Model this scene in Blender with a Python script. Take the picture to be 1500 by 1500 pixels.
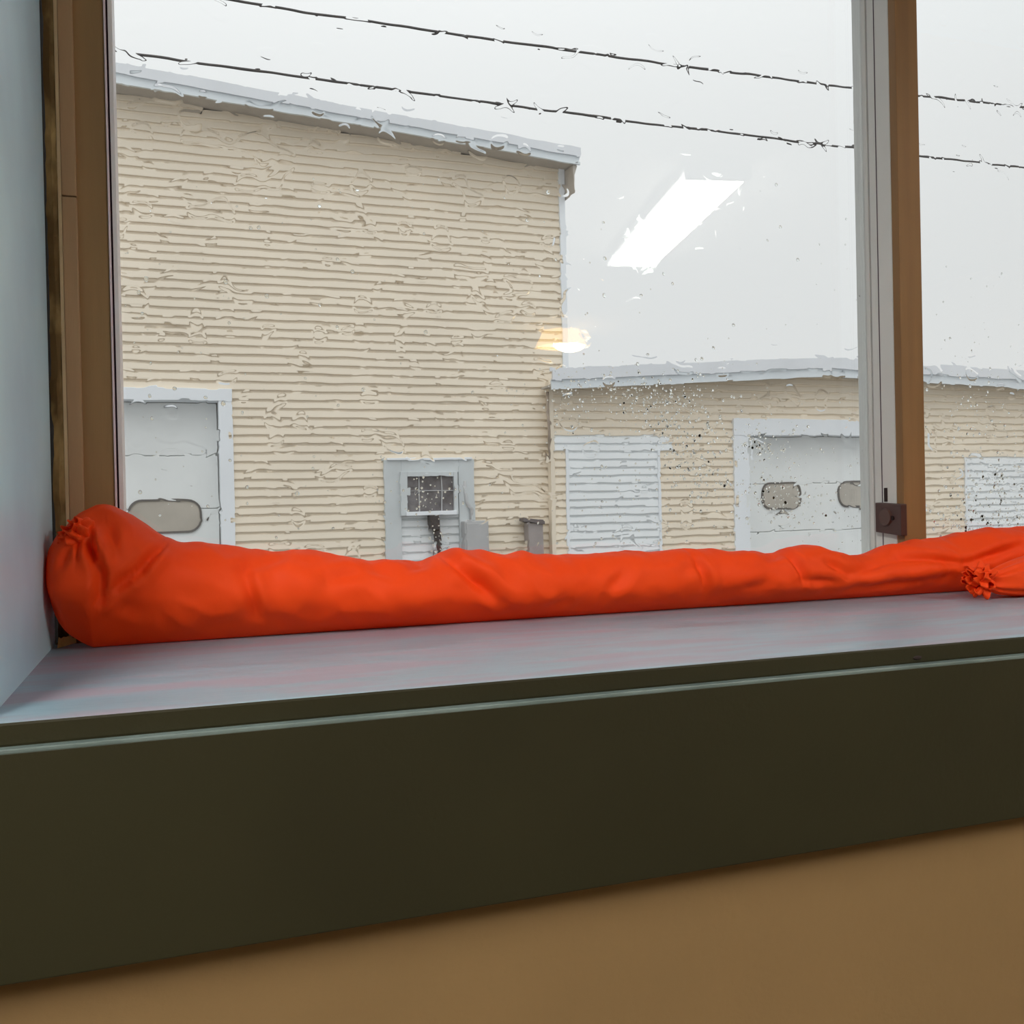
import bpy, bmesh, math, random
from mathutils import Vector, Matrix, noise

for o in list(bpy.data.objects):
    bpy.data.objects.remove(o)
SC = bpy.context.scene
COL = SC.collection
random.seed(7)

# ------------------------------------------------------------------ camera
F = 1420.0                                    # focal length in pixels of the 1500 px frame
TH, PIT, ROL = 0.33745, 0.0073, 0.02146       # yaw, pitch (down), roll
CAM = Vector((0, 0, 1.45))
FW = Vector((math.sin(TH) * math.cos(PIT), math.cos(TH) * math.cos(PIT), -math.sin(PIT)))
_r0 = FW.cross(Vector((0, 0, 1))).normalized()
_u0 = _r0.cross(FW)
RT = math.cos(ROL) * _r0 - math.sin(ROL) * _u0
UP = RT.cross(FW)
cd = bpy.data.cameras.new('camera')
cam = bpy.data.objects.new('camera', cd)
COL.objects.link(cam)
cd.sensor_width = 36.0
cd.lens = F / 1500.0 * 36.0
cd.clip_start = 0.02
cd.clip_end = 500
cam.matrix_world = Matrix((
    (RT.x, UP.x, -FW.x, CAM.x), (RT.y, UP.y, -FW.y, CAM.y), (RT.z, UP.z, -FW.z, CAM.z), (0, 0, 0, 1)))
SC.camera = cam

# ------------------------------------------------------------------ sky (overcast), exposure
w = bpy.data.worlds.new('overcast_sky')
SC.world = w
w.use_nodes = True
nt = w.node_tree
nt.nodes.clear()
_tc = nt.nodes.new('ShaderNodeTexCoord')
_sx = nt.nodes.new('ShaderNodeSeparateXYZ')
_cl = nt.nodes.new('ShaderNodeClamp')
_m1 = nt.nodes.new('ShaderNodeMath'); _m1.operation = 'POWER'; _m1.inputs[1].default_value = 3.0
_m2 = nt.nodes.new('ShaderNodeMath'); _m2.operation = 'MULTIPLY_ADD'
_m2.inputs[1].default_value = 2.5; _m2.inputs[2].default_value = 1.0
_m3 = nt.nodes.new('ShaderNodeMath'); _m3.operation = 'MULTIPLY'; _m3.inputs[1].default_value = 0.79
_bg = nt.nodes.new('ShaderNodeBackground'); _bg.inputs['Color'].default_value = (0.985, 0.99, 1.0, 1)
_ow = nt.nodes.new('ShaderNodeOutputWorld')
nt.links.new(_tc.outputs['Generated'], _sx.inputs[0])
nt.links.new(_sx.outputs['Z'], _cl.inputs[0])
nt.links.new(_cl.outputs[0], _m1.inputs[0])          # 1 + 2.5 s^3, brighter towards the zenith
nt.links.new(_m1.outputs[0], _m2.inputs[0])
nt.links.new(_m2.outputs[0], _m3.inputs[0])
nt.links.new(_m3.outputs[0], _bg.inputs['Strength'])
nt.links.new(_bg.outputs[0], _ow.inputs[0])

SC.view_settings.view_transform = 'Standard'
SC.view_settings.look = 'None'
SC.view_settings.exposure = 0.0
SC.view_settings.gamma = 1.0
SC.view_settings.use_curve_mapping = False
SC.cycles.max_bounces = 14
SC.cycles.transmission_bounces = 12
SC.cycles.diffuse_bounces = 6
SC.cycles.glossy_bounces = 6
SC.cycles.use_denoising = True


# ------------------------------------------------------------------ helpers
def ray(px, py):
    return FW + RT * ((px - 750) / F) - UP * ((py - 750) / F)


def on_y(px, py, y):
    d = ray(px, py)
    return CAM + d * ((y - CAM.y) / d.y)


def on_z(px, py, z):
    d = ray(px, py)
    return CAM + d * ((z - CAM.z) / d.z)


def X(px, py, y):
    return on_y(px, py, y).x


def Z(px, py, y):
    return on_y(px, py, y).z


def lerp_table(tab, v):
    if v <= tab[0][0]:
        return tab[0][1]
    for (a, fa), (b, fb) in zip(tab, tab[1:]):
        if v <= b:
            return fa + (fb - fa) * (v - a) / (b - a)
    return tab[-1][1]


def smooth_table(tab, v):                      # Catmull-Rom through a table
    n = len(tab)
    if v <= tab[0][0]:
        return tab[0][1]
    if v >= tab[-1][0]:
        return tab[-1][1]
    for i in range(n - 1):
        if v <= tab[i + 1][0]:
            x0, y0 = tab[i]
            x1, y1 = tab[i + 1]
            m0 = (y1 - tab[i - 1][1]) / (x1 - tab[i - 1][0]) if i > 0 else (y1 - y0) / (x1 - x0)
            m1 = (tab[i + 2][1] - y0) / (tab[i + 2][0] - x0) if i + 2 < n else (y1 - y0) / (x1 - x0)
            h = x1 - x0
            t = (v - x0) / h
            return ((2 * t ** 3 - 3 * t ** 2 + 1) * y0 + (t ** 3 - 2 * t ** 2 + t) * h * m0
                    + (-2 * t ** 3 + 3 * t ** 2) * y1 + (t ** 3 - t ** 2) * h * m1)


def tag(o, label=None, cat=None, group=None, kind=None):
    if label:
        o['label'] = label
    if cat:
        o['category'] = cat
    if group:
        o['group'] = group
    if kind:
        o['kind'] = kind
    return o


def empty(name, loc=(0, 0, 0)):
    o = bpy.data.objects.new(name, None)
    o.location = loc
    o.empty_display_size = 0.1
    COL.objects.link(o)
    return o


def link_mesh(name, me, mats, parent=None):
    o = bpy.data.objects.new(name, me)
    for m in (mats if isinstance(mats, (list, tuple)) else [mats]):
        me.materials.append(m)
    COL.objects.link(o)
    if parent is not None:
        o.parent = parent
        if parent.type == 'EMPTY':             # meshes are written in world coordinates
            o.matrix_parent_inverse = Matrix.Translation(-parent_loc(parent))
    return o


def parent_loc(p):
    v = Vector((0, 0, 0))
    while p is not None:
        if p.type == 'EMPTY':
            v += Vector(p.location)
        p = p.parent
    return v


def obj(name, bm, mats, parent=None, smooth=False):
    bmesh.ops.recalc_face_normals(bm, faces=bm.faces[:])
    if smooth:
        for f in bm.faces:
            f.smooth = True
    me = bpy.data.meshes.new(name)
    bm.to_mesh(me)
    bm.free()
    return link_mesh(name, me, mats, parent)


def add_box(bm, x0, x1, y0, y1, z0, z1):
    vs = [bm.verts.new((x, y, z)) for x in (x0, x1) for y in (y0, y1) for z in (z0, z1)]
    for q in ((0, 1, 3, 2), (4, 6, 7, 5), (0, 4, 5, 1), (2, 3, 7, 6), (0, 2, 6, 4), (1, 5, 7, 3)):
        bm.faces.new([vs[i] for i in q])
    return bm


def box(x0, x1, y0, y1, z0, z1, bev=0.0, seg=2):
    bm = bmesh.new()
    add_box(bm, x0, x1, y0, y1, z0, z1)
    if bev:
        bmesh.ops.bevel(bm, geom=bm.edges[:] + bm.verts[:], offset=bev, segments=seg, affect='EDGES', profile=0.6)
    return bm


def prism(pts, axis, a0, a1, bm=None):
    """closed polygon pts extruded along axis 'x' (pts are y,z) or 'y' (pts are x,z)"""
    bm = bm or bmesh.new()
    f = (lambda p, a: (a, p[0], p[1])) if axis == 'x' else (lambda p, a: (p[0], a, p[1]))
    A = [bm.verts.new(f(p, a0)) for p in pts]
    B = [bm.verts.new(f(p, a1)) for p in pts]
    n = len(pts)
    bm.faces.new(A[::-1])
    bm.faces.new(B)
    for i in range(n):
        bm.faces.new((A[i], A[(i + 1) % n], B[(i + 1) % n], B[i]))
    return bm


def tube(pts, r, seg=10, bm=None):
    bm = bm or bmesh.new()
    rings = []
    n = len(pts)
    for i, p in enumerate(pts):
        t = (Vector(pts[min(i + 1, n - 1)]) - Vector(pts[max(i - 1, 0)])).normalized()
        a = t.cross(Vector((0, 0, 1)) if abs(t.z) < 0.9 else Vector((1, 0, 0))).normalized()
        b = t.cross(a)
        rr = r[i] if isinstance(r, (list, tuple)) else r
        rings.append([bm.verts.new(Vector(p) + a * (rr * math.cos(2 * math.pi * k / seg)) + b * (rr * math.sin(2 * math.pi * k / seg)))
                      for k in range(seg)])
    for A, B in zip(rings, rings[1:]):
        for k in range(seg):
            bm.faces.new((A[k], A[(k + 1) % seg], B[(k + 1) % seg], B[k]))
    bm.faces.new(rings[0][::-1])
    bm.faces.new(rings[-1])
    return bm


# ------------------------------------------------------------------ materials
def mat(name, col, rough=0.6, spec=0.5, vary=0.0, scale=6.0, stretch=(1, 1, 1), bump=0.0, bscale=60.0,
        col2=None, metallic=0.0, sheen=0.0, detail=4.0, rvary=0.0, lo=0.35, hi=0.65, coat=0.0):
    m = bpy.data.materials.new(name)
    m.use_nodes = True
    t = m.node_tree
    b = t.nodes['Principled BSDF']
    b.inputs['Base Color'].default_value = (*col, 1)
    b.inputs['Roughness'].default_value = rough
    b.inputs['Specular IOR Level'].default_value = spec
    b.inputs['Metallic'].default_value = metallic
    if sheen:
        b.inputs['Sheen Weight'].default_value = sheen
    if coat:
        b.inputs['Coat Weight'].default_value = coat
        b.inputs['Coat Roughness'].default_value = 0.2
    tc = t.nodes.new('ShaderNodeTexCoord')
    mp = t.nodes.new('ShaderNodeMapping')
    mp.inputs['Scale'].default_value = stretch
    t.links.new(tc.outputs['Object'], mp.inputs[0])
    if vary or col2 or rvary:
        n = t.nodes.new('ShaderNodeTexNoise')
        n.inputs['Scale'].default_value = scale
        n.inputs['Detail'].default_value = detail
        t.links.new(mp.outputs[0], n.inputs['Vector'])
        r = t.nodes.new('ShaderNodeValToRGB')
        r.color_ramp.elements[0].position = lo
        r.color_ramp.elements[1].position = hi
        c2 = col2 or tuple(min(1, c * (1 + vary)) for c in col)
        c1 = col if col2 else tuple(c * (1 - vary) for c in col)
        r.color_ramp.elements[0].color = (*c1, 1)
        r.color_ramp.elements[1].color = (*c2, 1)
        t.links.new(n.outputs['Fac'], r.inputs[0])
        t.links.new(r.outputs[0], b.inputs['Base Color'])
        if rvary:
            mr = t.nodes.new('ShaderNodeMapRange')
            mr.inputs['From Min'].default_value = 0.3
            mr.inputs['From Max'].default_value = 0.7
            mr.inputs['To Min'].default_value = max(0.02, rough - rvary)
            mr.inputs['To Max'].default_value = min(1, rough + rvary)
            t.links.new(n.outputs['Fac'], mr.inputs[0])
            t.links.new(mr.outputs[0], b.inputs['Roughness'])
    if bump:
        n2 = t.nodes.new('ShaderNodeTexNoise')
        n2.inputs['Scale'].default_value = bscale
        n2.inputs['Detail'].default_value = 3
        t.links.new(mp.outputs[0], n2.inputs['Vector'])
        bp = t.nodes.new('ShaderNodeBump')
        bp.inputs['Strength'].default_value = 1.0
        bp.inputs['Distance'].default_value = bump
        t.links.new(n2.outputs['Fac'], bp.inputs['Height'])
        t.links.new(bp.outputs[0], b.inputs['Normal'])
    return m


def glass_mat(name, ior, film=False):
    m = bpy.data.materials.new(name)
    m.use_nodes = True
    t = m.node_tree
    t.nodes.clear()
    g = t.nodes.new('ShaderNodeBsdfGlass')
    g.inputs['IOR'].default_value = ior
    g.inputs['Roughness'].default_value = 0.0
    g.inputs['Color'].default_value = (0.985, 1.0, 0.995, 1)
    o = t.nodes.new('ShaderNodeOutputMaterial')
    t.links.new(g.outputs[0], o.inputs[0])
    if film:                                   # relief of the water running down the outside
        tc = t.nodes.new('ShaderNodeTexCoord')
        mp = t.nodes.new('ShaderNodeMapping')
        mp.inputs['Scale'].default_value = (1.0, 1.0, 1.25)
        t.links.new(tc.outputs['Object'], mp.inputs[0])

        def layer(scale, dist, lo=None, hi=None, detail=1.0, prev=None):
            n = t.nodes.new('ShaderNodeTexNoise')
            n.inputs['Scale'].default_value = scale
            n.inputs['Detail'].default_value = detail
            t.links.new(mp.outputs[0], n.inputs['Vector'])
            h = n.outputs['Fac']
            if lo is not None:
                mr = t.nodes.new('ShaderNodeMapRange')
                mr.interpolation_type = 'SMOOTHERSTEP'
                mr.inputs['From Min'].default_value = lo
                mr.inputs['From Max'].default_value = hi
                t.links.new(h, mr.inputs[0])
                h = mr.outputs[0]
            bp = t.nodes.new('ShaderNodeBump')
            bp.inputs['Strength'].default_value = 1.0
            bp.inputs['Distance'].default_value = dist
            t.links.new(h, bp.inputs['Height'])
            if prev is not None:
                t.links.new(prev, bp.inputs['Normal'])
            return bp.outputs[0]
        a = layer(22, 0.000065)
        a = layer(62, 0.000016, 0.60, 0.80, 0.0, a)
        a = layer(36, 0.00006, 0.655, 0.76, 0.0, a)
        t.links.new(a, g.inputs['Normal'])
    return m


def emit(name, col, s):
    m = bpy.data.materials.new(name)
    m.use_nodes = True
    b = m.node_tree.nodes['Principled BSDF']
    b.inputs['Base Color'].default_value = (0.8, 0.8, 0.8, 1)
    b.inputs['Emission Color'].default_value = (*col, 1)
    b.inputs['Emission Strength'].default_value = s
    return m


def fabric_mat():
    m = bpy.data.materials.new('orange_fabric')
    m.use_nodes = True
    t = m.node_tree
    b = t.nodes['Principled BSDF']
    b.inputs['Roughness'].default_value = 0.62
    b.inputs['Specular IOR Level'].default_value = 0.25
    b.inputs['Sheen Weight'].default_value = 0.0
    tc = t.nodes.new('ShaderNodeTexCoord')
    n = t.nodes.new('ShaderNodeTexNoise')
    n.inputs['Scale'].default_value = 9
    n.inputs['Detail'].default_value = 3
    t.links.new(tc.outputs['Object'], n.inputs['Vector'])
    r = t.nodes.new('ShaderNodeValToRGB')
    r.color_ramp.elements[0].color = (0.95, 0.062, 0.004, 1)
    r.color_ramp.elements[1].color = (0.99, 0.088, 0.007, 1)
    t.links.new(n.outputs['Fac'], r.inputs[0])
    t.links.new(r.outputs[0], b.inputs['Base Color'])
    wv = t.nodes.new('ShaderNodeTexNoise')
    wv.inputs['Scale'].default_value = 900
    t.links.new(tc.outputs['Object'], wv.inputs['Vector'])
    bp = t.nodes.new('ShaderNodeBump')
    bp.inputs['Distance'].default_value = 0.00012
    t.links.new(wv.outputs['Fac'], bp.inputs['Height'])
    t.links.new(bp.outputs[0], b.inputs['Normal'])
    tr = t.nodes.new('ShaderNodeBsdfTranslucent')
    t.links.new(r.outputs[0], tr.inputs['Color'])
    mx = t.nodes.new('ShaderNodeMixShader')
    mx.inputs[0].default_value = 0.18
    t.links.new(b.outputs[0], mx.inputs[1])
    t.links.new(tr.outputs[0], mx.inputs[2])
    t.links.new(mx.outputs[0], t.nodes['Material Output'].inputs[0])
    return m


M = {
    'wall': mat('tan_wall_paint', (0.25, 0.160, 0.070), 0.75, 0.3, vary=0.05, scale=3, bump=0.0006, bscale=120),
    'room': mat('room_wall_paint', (0.55, 0.46, 0.33), 0.8, 0.3, vary=0.04),
    'ceil': mat('ceiling_tile_paint', (0.72, 0.70, 0.66), 0.9, 0.2, vary=0.03, bump=0.001, bscale=80),
    'floor': mat('floor_vinyl', (0.22, 0.18, 0.14), 0.45, 0.4, vary=0.12, scale=12),
    'olive': mat('dark_olive_paint', (0.026, 0.024, 0.0105), 0.55, 0.25, vary=0.08, scale=5, bump=0.0002, bscale=200),
    'sill': mat('sill_sky_sheen_paint', (0.235, 0.355, 0.435), 0.43, 1.0, col2=(0.32, 0.285, 0.355), scale=5.5,  # lilac-grey base carries the sky mirrored in dark gloss paint
                stretch=(1, 4.5, 1), bump=0.0003, bscale=45, rvary=0.14, lo=0.46, hi=0.60),
    'jamb': mat('jamb_gloss_paint', (0.53, 0.78, 0.96), 0.33, 0.7, vary=0.10, scale=5, bump=0.00025, bscale=60),
    'bead': mat('pale_teal_caulk', (0.17, 0.225, 0.22), 0.35, 0.5, col2=(0.10, 0.14, 0.135), scale=14),
    'brown': mat('brown_wood', (0.42, 0.265, 0.145), 0.55, 0.35, vary=0.09, scale=5, stretch=(9, 9, 0.7), bump=0.00015, bscale=90),
    'brown2': mat('brown_wood_wide', (0.335, 0.205, 0.092), 0.55, 0.35, vary=0.09, scale=5, stretch=(9, 9, 0.7), bump=0.00015, bscale=90),
    'rawwood': mat('raw_weathered_wood', (0.50, 0.36, 0.16), 0.85, 0.2, col2=(0.16, 0.10, 0.04), scale=30, stretch=(1, 1, 0.35),
                   bump=0.002, bscale=50, lo=0.42, hi=0.60),
    'palewood': mat('pale_wood_edge', (0.62, 0.47, 0.29), 0.7, 0.2, vary=0.1, scale=20),
    'oak': mat('honey_wood', (0.23, 0.120, 0.042), 0.5, 0.4, vary=0.10, scale=6, stretch=(8, 8, 0.6), bump=0.00012, bscale=80),
    'foam': mat('splintered_wood', (0.62, 0.46, 0.17), 0.9, 0.1, vary=0.15, scale=60, bump=0.002, bscale=90),
    'vinyl': mat('white_vinyl', (0.63, 0.64, 0.63), 0.42, 0.45, vary=0.03, scale=7),
    'vinylp': mat('pale_lilac_vinyl', (0.90, 0.76, 0.84), 0.35, 0.5, vary=0.02),
    'vinylw': mat('bright_white_vinyl', (0.88, 0.85, 0.88), 0.35, 0.5, vary=0.02),
    'groove': mat('dark_track_gasket', (0.055, 0.03, 0.05), 0.6, 0.3, vary=0.1),
    'gap': mat('dark_gap', (0.02, 0.014, 0.008), 0.95, 0.1, vary=0.2, scale=30),
    'latch': mat('brown_latch_plastic', (0.055, 0.018, 0.014), 0.40, 0.5, vary=0.1, scale=30),
    'latch2': mat('brown_latch_knob', (0.075, 0.03, 0.022), 0.35, 0.5, vary=0.1, scale=30),
    'slotdark': mat('black_slot', (0.03, 0.02, 0.02), 0.7, 0.2, vary=0.1),
    'orange': fabric_mat(),
    'glass': glass_mat('window_glass', 1.45),
    'wet': glass_mat('rain_wet_glass', 1.45, True),
    'water': glass_mat('rain_water', 1.33),
    'cream': mat('cream_siding_paint', (0.83, 0.735, 0.60), 0.55, 0.35, vary=0.03, scale=1.2),
    'wsiding': mat('white_siding_paint', (0.83, 0.855, 0.865), 0.55, 0.35, vary=0.03, scale=1.5),
    'wtrim': mat('white_door_trim', (0.84, 0.87, 0.90), 0.5, 0.4, vary=0.02, scale=2),
    'wdoor': mat('white_door_steel', (0.85, 0.87, 0.86), 0.5, 0.4, vary=0.03, scale=2),
    'fasc1': mat('pale_grey_gutter', (0.74, 0.76, 0.79), 0.45, 0.4, vary=0.03, scale=2),
    'fasc2': mat('blue_grey_fascia', (0.74, 0.79, 0.82), 0.45, 0.4, vary=0.03, scale=2),
    'soffit': mat('brown_soffit', (0.52, 0.48, 0.43), 0.8, 0.2, vary=0.05),
    'roof': mat('grey_roof_metal', (0.35, 0.37, 0.39), 0.5, 0.4, vary=0.05),
    'inner': mat('building_core', (0.35, 0.31, 0.25), 0.9, 0.1, vary=0.05),
    'pane': mat('frosted_slot_pane', (0.50, 0.46, 0.40), 0.25, 0.5, vary=0.10, scale=1.8),
    'gasket': mat('grey_gasket', (0.16, 0.15, 0.14), 0.7, 0.3, vary=0.1),
    'screen': mat('dark_vent_screen', (0.115, 0.105, 0.110), 0.6, 0.4, col2=(0.20, 0.19, 0.195), scale=9),
    'wframe': mat('weathered_white_frame', (0.60, 0.635, 0.645), 0.6, 0.3, vary=0.05, scale=3),
    'pipe': mat('black_hose', (0.05, 0.042, 0.042), 0.5, 0.4, vary=0.2, scale=12),
    'ebox': mat('grey_electrical_box', (0.46, 0.46, 0.465), 0.5, 0.4, vary=0.03),
    'hood': mat('taupe_vent_hood', (0.36, 0.32, 0.31), 0.6, 0.3, vary=0.08, scale=6),
    'hoodtop': mat('dark_vent_cap', (0.16, 0.14, 0.14), 0.6, 0.3, vary=0.08, scale=6),
    'stain': mat('brown_join_stain', (0.40, 0.33, 0.27), 0.7, 0.3, vary=0.15, scale=9),
    'asphalt': mat('wet_asphalt', (0.16, 0.16, 0.165), 0.35, 0.5, vary=0.2, scale=3, rvary=0.2),
    'cable': mat('black_cable', (0.09, 0.085, 0.085), 0.6, 0.3, vary=0.1),
    'fixture': mat('white_fixture_metal', (0.75, 0.75, 0.74), 0.5, 0.4, vary=0.02),
    'amber': mat('amber_shade', (0.65, 0.30, 0.06), 0.5, 0.4, vary=0.05),
    'tube_light': emit('cool_diffuser_glow', (1.0, 0.96, 0.88), 52.0),
    'warm_light': emit('warm_bulb_glow', (1.0, 0.78, 0.45), 55.0),
    'amber_light': emit('amber_shade_glow', (1.0, 0.55, 0.12), 6.0),
}

# ------------------------------------------------------------------ key sizes (metres)
YA = 0.655                 # apron front
ZS = 1.324                 # sill top
ZL = 1.3105                # ledge: top of the apron
ZB = 1.167                 # apron bottom
YW = 0.672                 # room face of the window wall
YE = 1.035                 # inner end of sill and reveal
YT = 1.058                 # face of the wooden stops
YG = 1.120                 # inner face of glass
YO = 1.22                  # outer face of the wall
XJ = X(70, 500, YE)        # reveal face
XR = 2.02                  # right end of the window opening
ZH = 2.41                  # head of the opening
CEIL = 2.50
RX0, RX1, RY0 = -2.7, 3.6, -4.6


def structure(name, bm, m, label):
    return tag(obj(name, bm, m), label, None, None, 'structure')


# ------------------------------------------------------------------ room shell
bm = bmesh.new()
for (a, b, c, d) in ((RX0, XJ - 0.02, 0, CEIL), (XR + 0.02, RX1, 0, CEIL), (XJ - 0.02, XR + 0.02, 0, ZS - 0.03), (XJ - 0.02, XR + 0.02, ZH + 0.02, CEIL)):
    add_box(bm, a, b, YW, YO, c, d)
structure('wall_front', bm, M['wall'], 'tan painted wall below and around the window')
structure('wall_back', box(RX0, RX1, RY0 - 0.1, RY0, 0, CEIL), M['room'], 'beige wall at the far side of the room')
structure('wall_left', box(RX0 - 0.1, RX0, RY0 - 0.1, YO, 0, CEIL), M['room'], 'beige side wall beyond the window reveal')
structure('wall_right', box(RX1, RX1 + 0.1, RY0 - 0.1, YO, 0, CEIL), M['room'], 'beige side wall beyond the mullion end')
structure('floor', box(RX0 - 0.1, RX1 + 0.1, RY0 - 0.1, YO, -0.12, 0), M['floor'], 'brown vinyl floor of the room')
structure('ceiling', box(RX0 - 0.1, RX1 + 0.1, RY0 - 0.1, YO, CEIL, CEIL + 0.12), M['ceil'], 'off-white flat ceiling of the room')

# ------------------------------------------------------------------ window
WIN = tag(empty('window_1', (XJ, YW, ZB)), 'sliding window with brown wooden stops, glossy deep sill and dark olive apron', None, None, 'structure')

# sill board, slightly rounded front edge; its top colour holds reflected sky
bm = box(XJ - 0.02, XR + 0.02, YA + 0.005, YE, ZL - 0.002, ZS, 0.002)
tag(obj('sill_board', bm, [M['sill'], M['olive']], WIN), 'glossy sill board with sky sheen in its lilac-grey colour, worn reddish along its edge')
for f in WIN.children[-1].data.polygons:
    if f.normal.y < -0.9:
        f.material_index = 1
# apron, standing slightly proud so that its top shows as a pale ledge
tag(obj('apron', box(-1.2, XR + 0.1, YA - 0.003, YW, ZB, ZL - 0.0035, 0.0012), M['olive'], WIN), 'dark olive painted apron board')
tag(obj('ledge_bead', box(-1.2, XR + 0.1, YA - 0.0032, YA + 0.0052, ZL - 0.0045, ZL - 0.0012, 0.001), M['bead'], WIN), 'pale teal caulk bead under the sill edge')
p = on_y(1344, 963.5, YA + 0.0045)
bm = bmesh.new()
bmesh.ops.create_icosphere(bm, subdivisions=2, radius=0.003)
bmesh.ops.scale(bm, vec=(1.5, 0.35, 0.6), verts=bm.verts)
bmesh.ops.translate(bm, vec=p, verts=bm.verts)
obj('paint_chip', bm, M['slotdark'], WIN)
# reveals
tag(obj('reveal', box(XJ - 0.02, XJ, YA + 0.02, YE, ZS, ZH), M['jamb'], WIN), 'blue-grey glossy painted reveal')
tag(obj('reveal', box(XR, XR + 0.02, YA + 0.02, YE, ZS, ZH), M['jamb'], WIN), 'blue-grey glossy painted reveal')
obj('reveal_head', box(XJ - 0.02, XR + 0.02, YA + 0.02, YE, ZH, ZH + 0.02), M['jamb'], WIN)
# rough wall ends behind the stops
obj('rough_opening', box(XJ - 0.04, XJ - 0.004, YE, YO, ZS - 0.02, ZH + 0.02), M['gap'], WIN)
obj('rough_opening', box(XR + 0.004, XR + 0.04, YE, YO, ZS - 0.02, ZH + 0.02), M['gap'], WIN)
obj('rough_head', box(XJ - 0.02, XR + 0.02, YE, YO, ZH - 0.01, ZH + 0.02), M['gap'], WIN)
obj('rough_base', box(XJ - 0.02, XR + 0.02, YE, YO, ZS - 0.03, ZS - 0.004), M['gap'], WIN)


def ragged_strip(x0, x1, y0, y1, z0, z1, amp, seed, n=150, amp2=None):
    bm = bmesh.new()
    rows = []
    amp2 = amp if amp2 is None else amp2
    for i in range(n + 1):
        z = z0 + (z1 - z0) * i / n
        q = noise.noise(Vector((seed, z * 22, 0))) + 0.6 * noise.noise(Vector((seed, z * 70, 3)))
        q2 = noise.noise(Vector((seed + 9, z * 26, 0))) + 0.5 * noise.noise(Vector((seed + 9, z * 90, 3)))
        a, b = x0 + amp * q, x1 + amp2 * q2
        yy = y0 + 0.0022 * q2
        rows.append([bm.verts.new(v) for v in ((a, y1, z), (a, yy, z), ((a + b) / 2, yy - 0.001 + 0.0018 * q, z), (b, yy, z), (b, y1, z))])
    for A, B in zip(rows, rows[1:]):
        for k in range(4):
            bm.faces.new((A[k], A[k + 1], B[k + 1], B[k]))
    bm.faces.new(rows[0])
    bm.faces.new(rows[-1][::-1])
    return bm


xs0 = X(74, 500, YT)
xs1 = X(94, 500, YT)
xs2 = X(118, 500, YT)
xs3 = X(160, 400, YT)
tag(obj('raw_edge_strip', ragged_strip(xs0, xs1 - 0.001, YT - 0.003, YT + 0.03, ZS - 0.002, ZH - 0.01, 0.0022, 2.0), M['rawwood'], WIN),
    'ragged mottled raw wood strip beside the dark gap')
obj('pale_edge', box(xs1 - 0.0022, xs1 + 0.0012, YT - 0.004, YT + 0.03, ZS, ZH - 0.01, 0.0006), M['palewood'], WIN)
zc = Z(100, 289, YT)
obj('wood_stop', box(xs1 + 0.0012, xs2, YT - 0.0045, YT + 0.03, ZS + 0.002, zc - 0.0006, 0.001), M['brown'], WIN)
obj('wood_stop', box(xs1 + 0.0012, xs2, YT - 0.0045, YT + 0.03, zc + 0.0006, ZH - 0.01, 0.001), M['brown'], WIN)
obj('wood_lining', box(xs2 - 0.001, xs3, YT + 0.003, YT + 0.022, ZS + 0.002, ZH - 0.01, 0.001), M['brown2'], WIN)
# splinters of raw wood poking out below the bag at the corner
for (ax, ay, bx, by, h) in ((84, 950, 126, 938, 0.010), (148, 941, 190, 933, 0.005)):
    a = on_z(ax, ay, ZS)
    b = on_z(bx, by, ZS)
    bm = bmesh.new()
    n = 12
    top, bot, bk = [], [], []
    for i in range(n + 1):
        t = i / n
        pnt = a.lerp(b, t)
        hh = h * (1 - 0.75 * t) * (1 + 0.35 * noise.noise(Vector((t * 7, ax, 0)))) * min(1, 6 * (1.02 - t))
        bot.append(bm.verts.new((pnt.x, pnt.y + 0.002 * noise.noise(Vector((t * 9, ax, 5))), ZS + 0.0002)))
        top.append(bm.verts.new((pnt.x + 0.001, pnt.y + 0.003, ZS + 0.0004 + hh)))
        bk.append(bm.verts.new((pnt.x + 0.001, pnt.y + 0.012, ZS + 0.0004 + hh * 0.4)))
    for i in range(n):
        bm.faces.new((bot[i], bot[i + 1], top[i + 1], top[i]))
        bm.faces.new((top[i], top[i + 1], bk[i + 1], bk[i]))
        bm.faces.new((bk[i], bk[i + 1], bot[i + 1], bot[i]))
    obj('wood_splinter', bm, M['foam'], WIN)
# raw wooden strip lying along the back of the sill, under the bag
obj('bottom_stop', box(xs1, XR, YE + 0.001, YT + 0.04, ZS - 0.004, ZS + 0.004, 0.0008), M['rawwood'], WIN)

# vinyl frame left: pale lip, dark groove, pale lip
YV = YT + 0.001
xv0, xv1, xv2, xv3 = xs3 + 0.0002, X(163.5, 400, YV), X(166.5, 400, YV), X(173, 400, YV)
obj('frame_lip', box(xv0, xv1, YV, YG + 0.03, ZS, ZH - 0.01, 0.0006), M['vinylp'], WIN)
obj('frame_track', box(xv1, xv2, YV + 0.008, YG + 0.03, ZS, ZH - 0.01), M['groove'], WIN)
obj('frame_lip', box(xv2, xv3, YV + 0.002, YG - 0.002, ZS, ZH - 0.01, 0.0006), M['vinylw'], WIN)
# bottom and top rails (bottom one hidden behind the bags)
obj('bottom_rail', box(xv2, XR - 0.01, YV + 0.006, YG + 0.045, ZS, ZS + 0.036, 0.002), M['vinyl'], WIN)
obj('top_rail', box(xv0 - 0.004, XR - 0.01, YV + 0.006, YG + 0.045, ZH - 0.06, ZH - 0.008, 0.002), M['vinyl'], WIN)
obj('frame_lip', box(XR - 0.05, XR - 0.002, YV, YG + 0.045, ZS, ZH - 0.01, 0.002), M['vinyl'], WIN)

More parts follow.
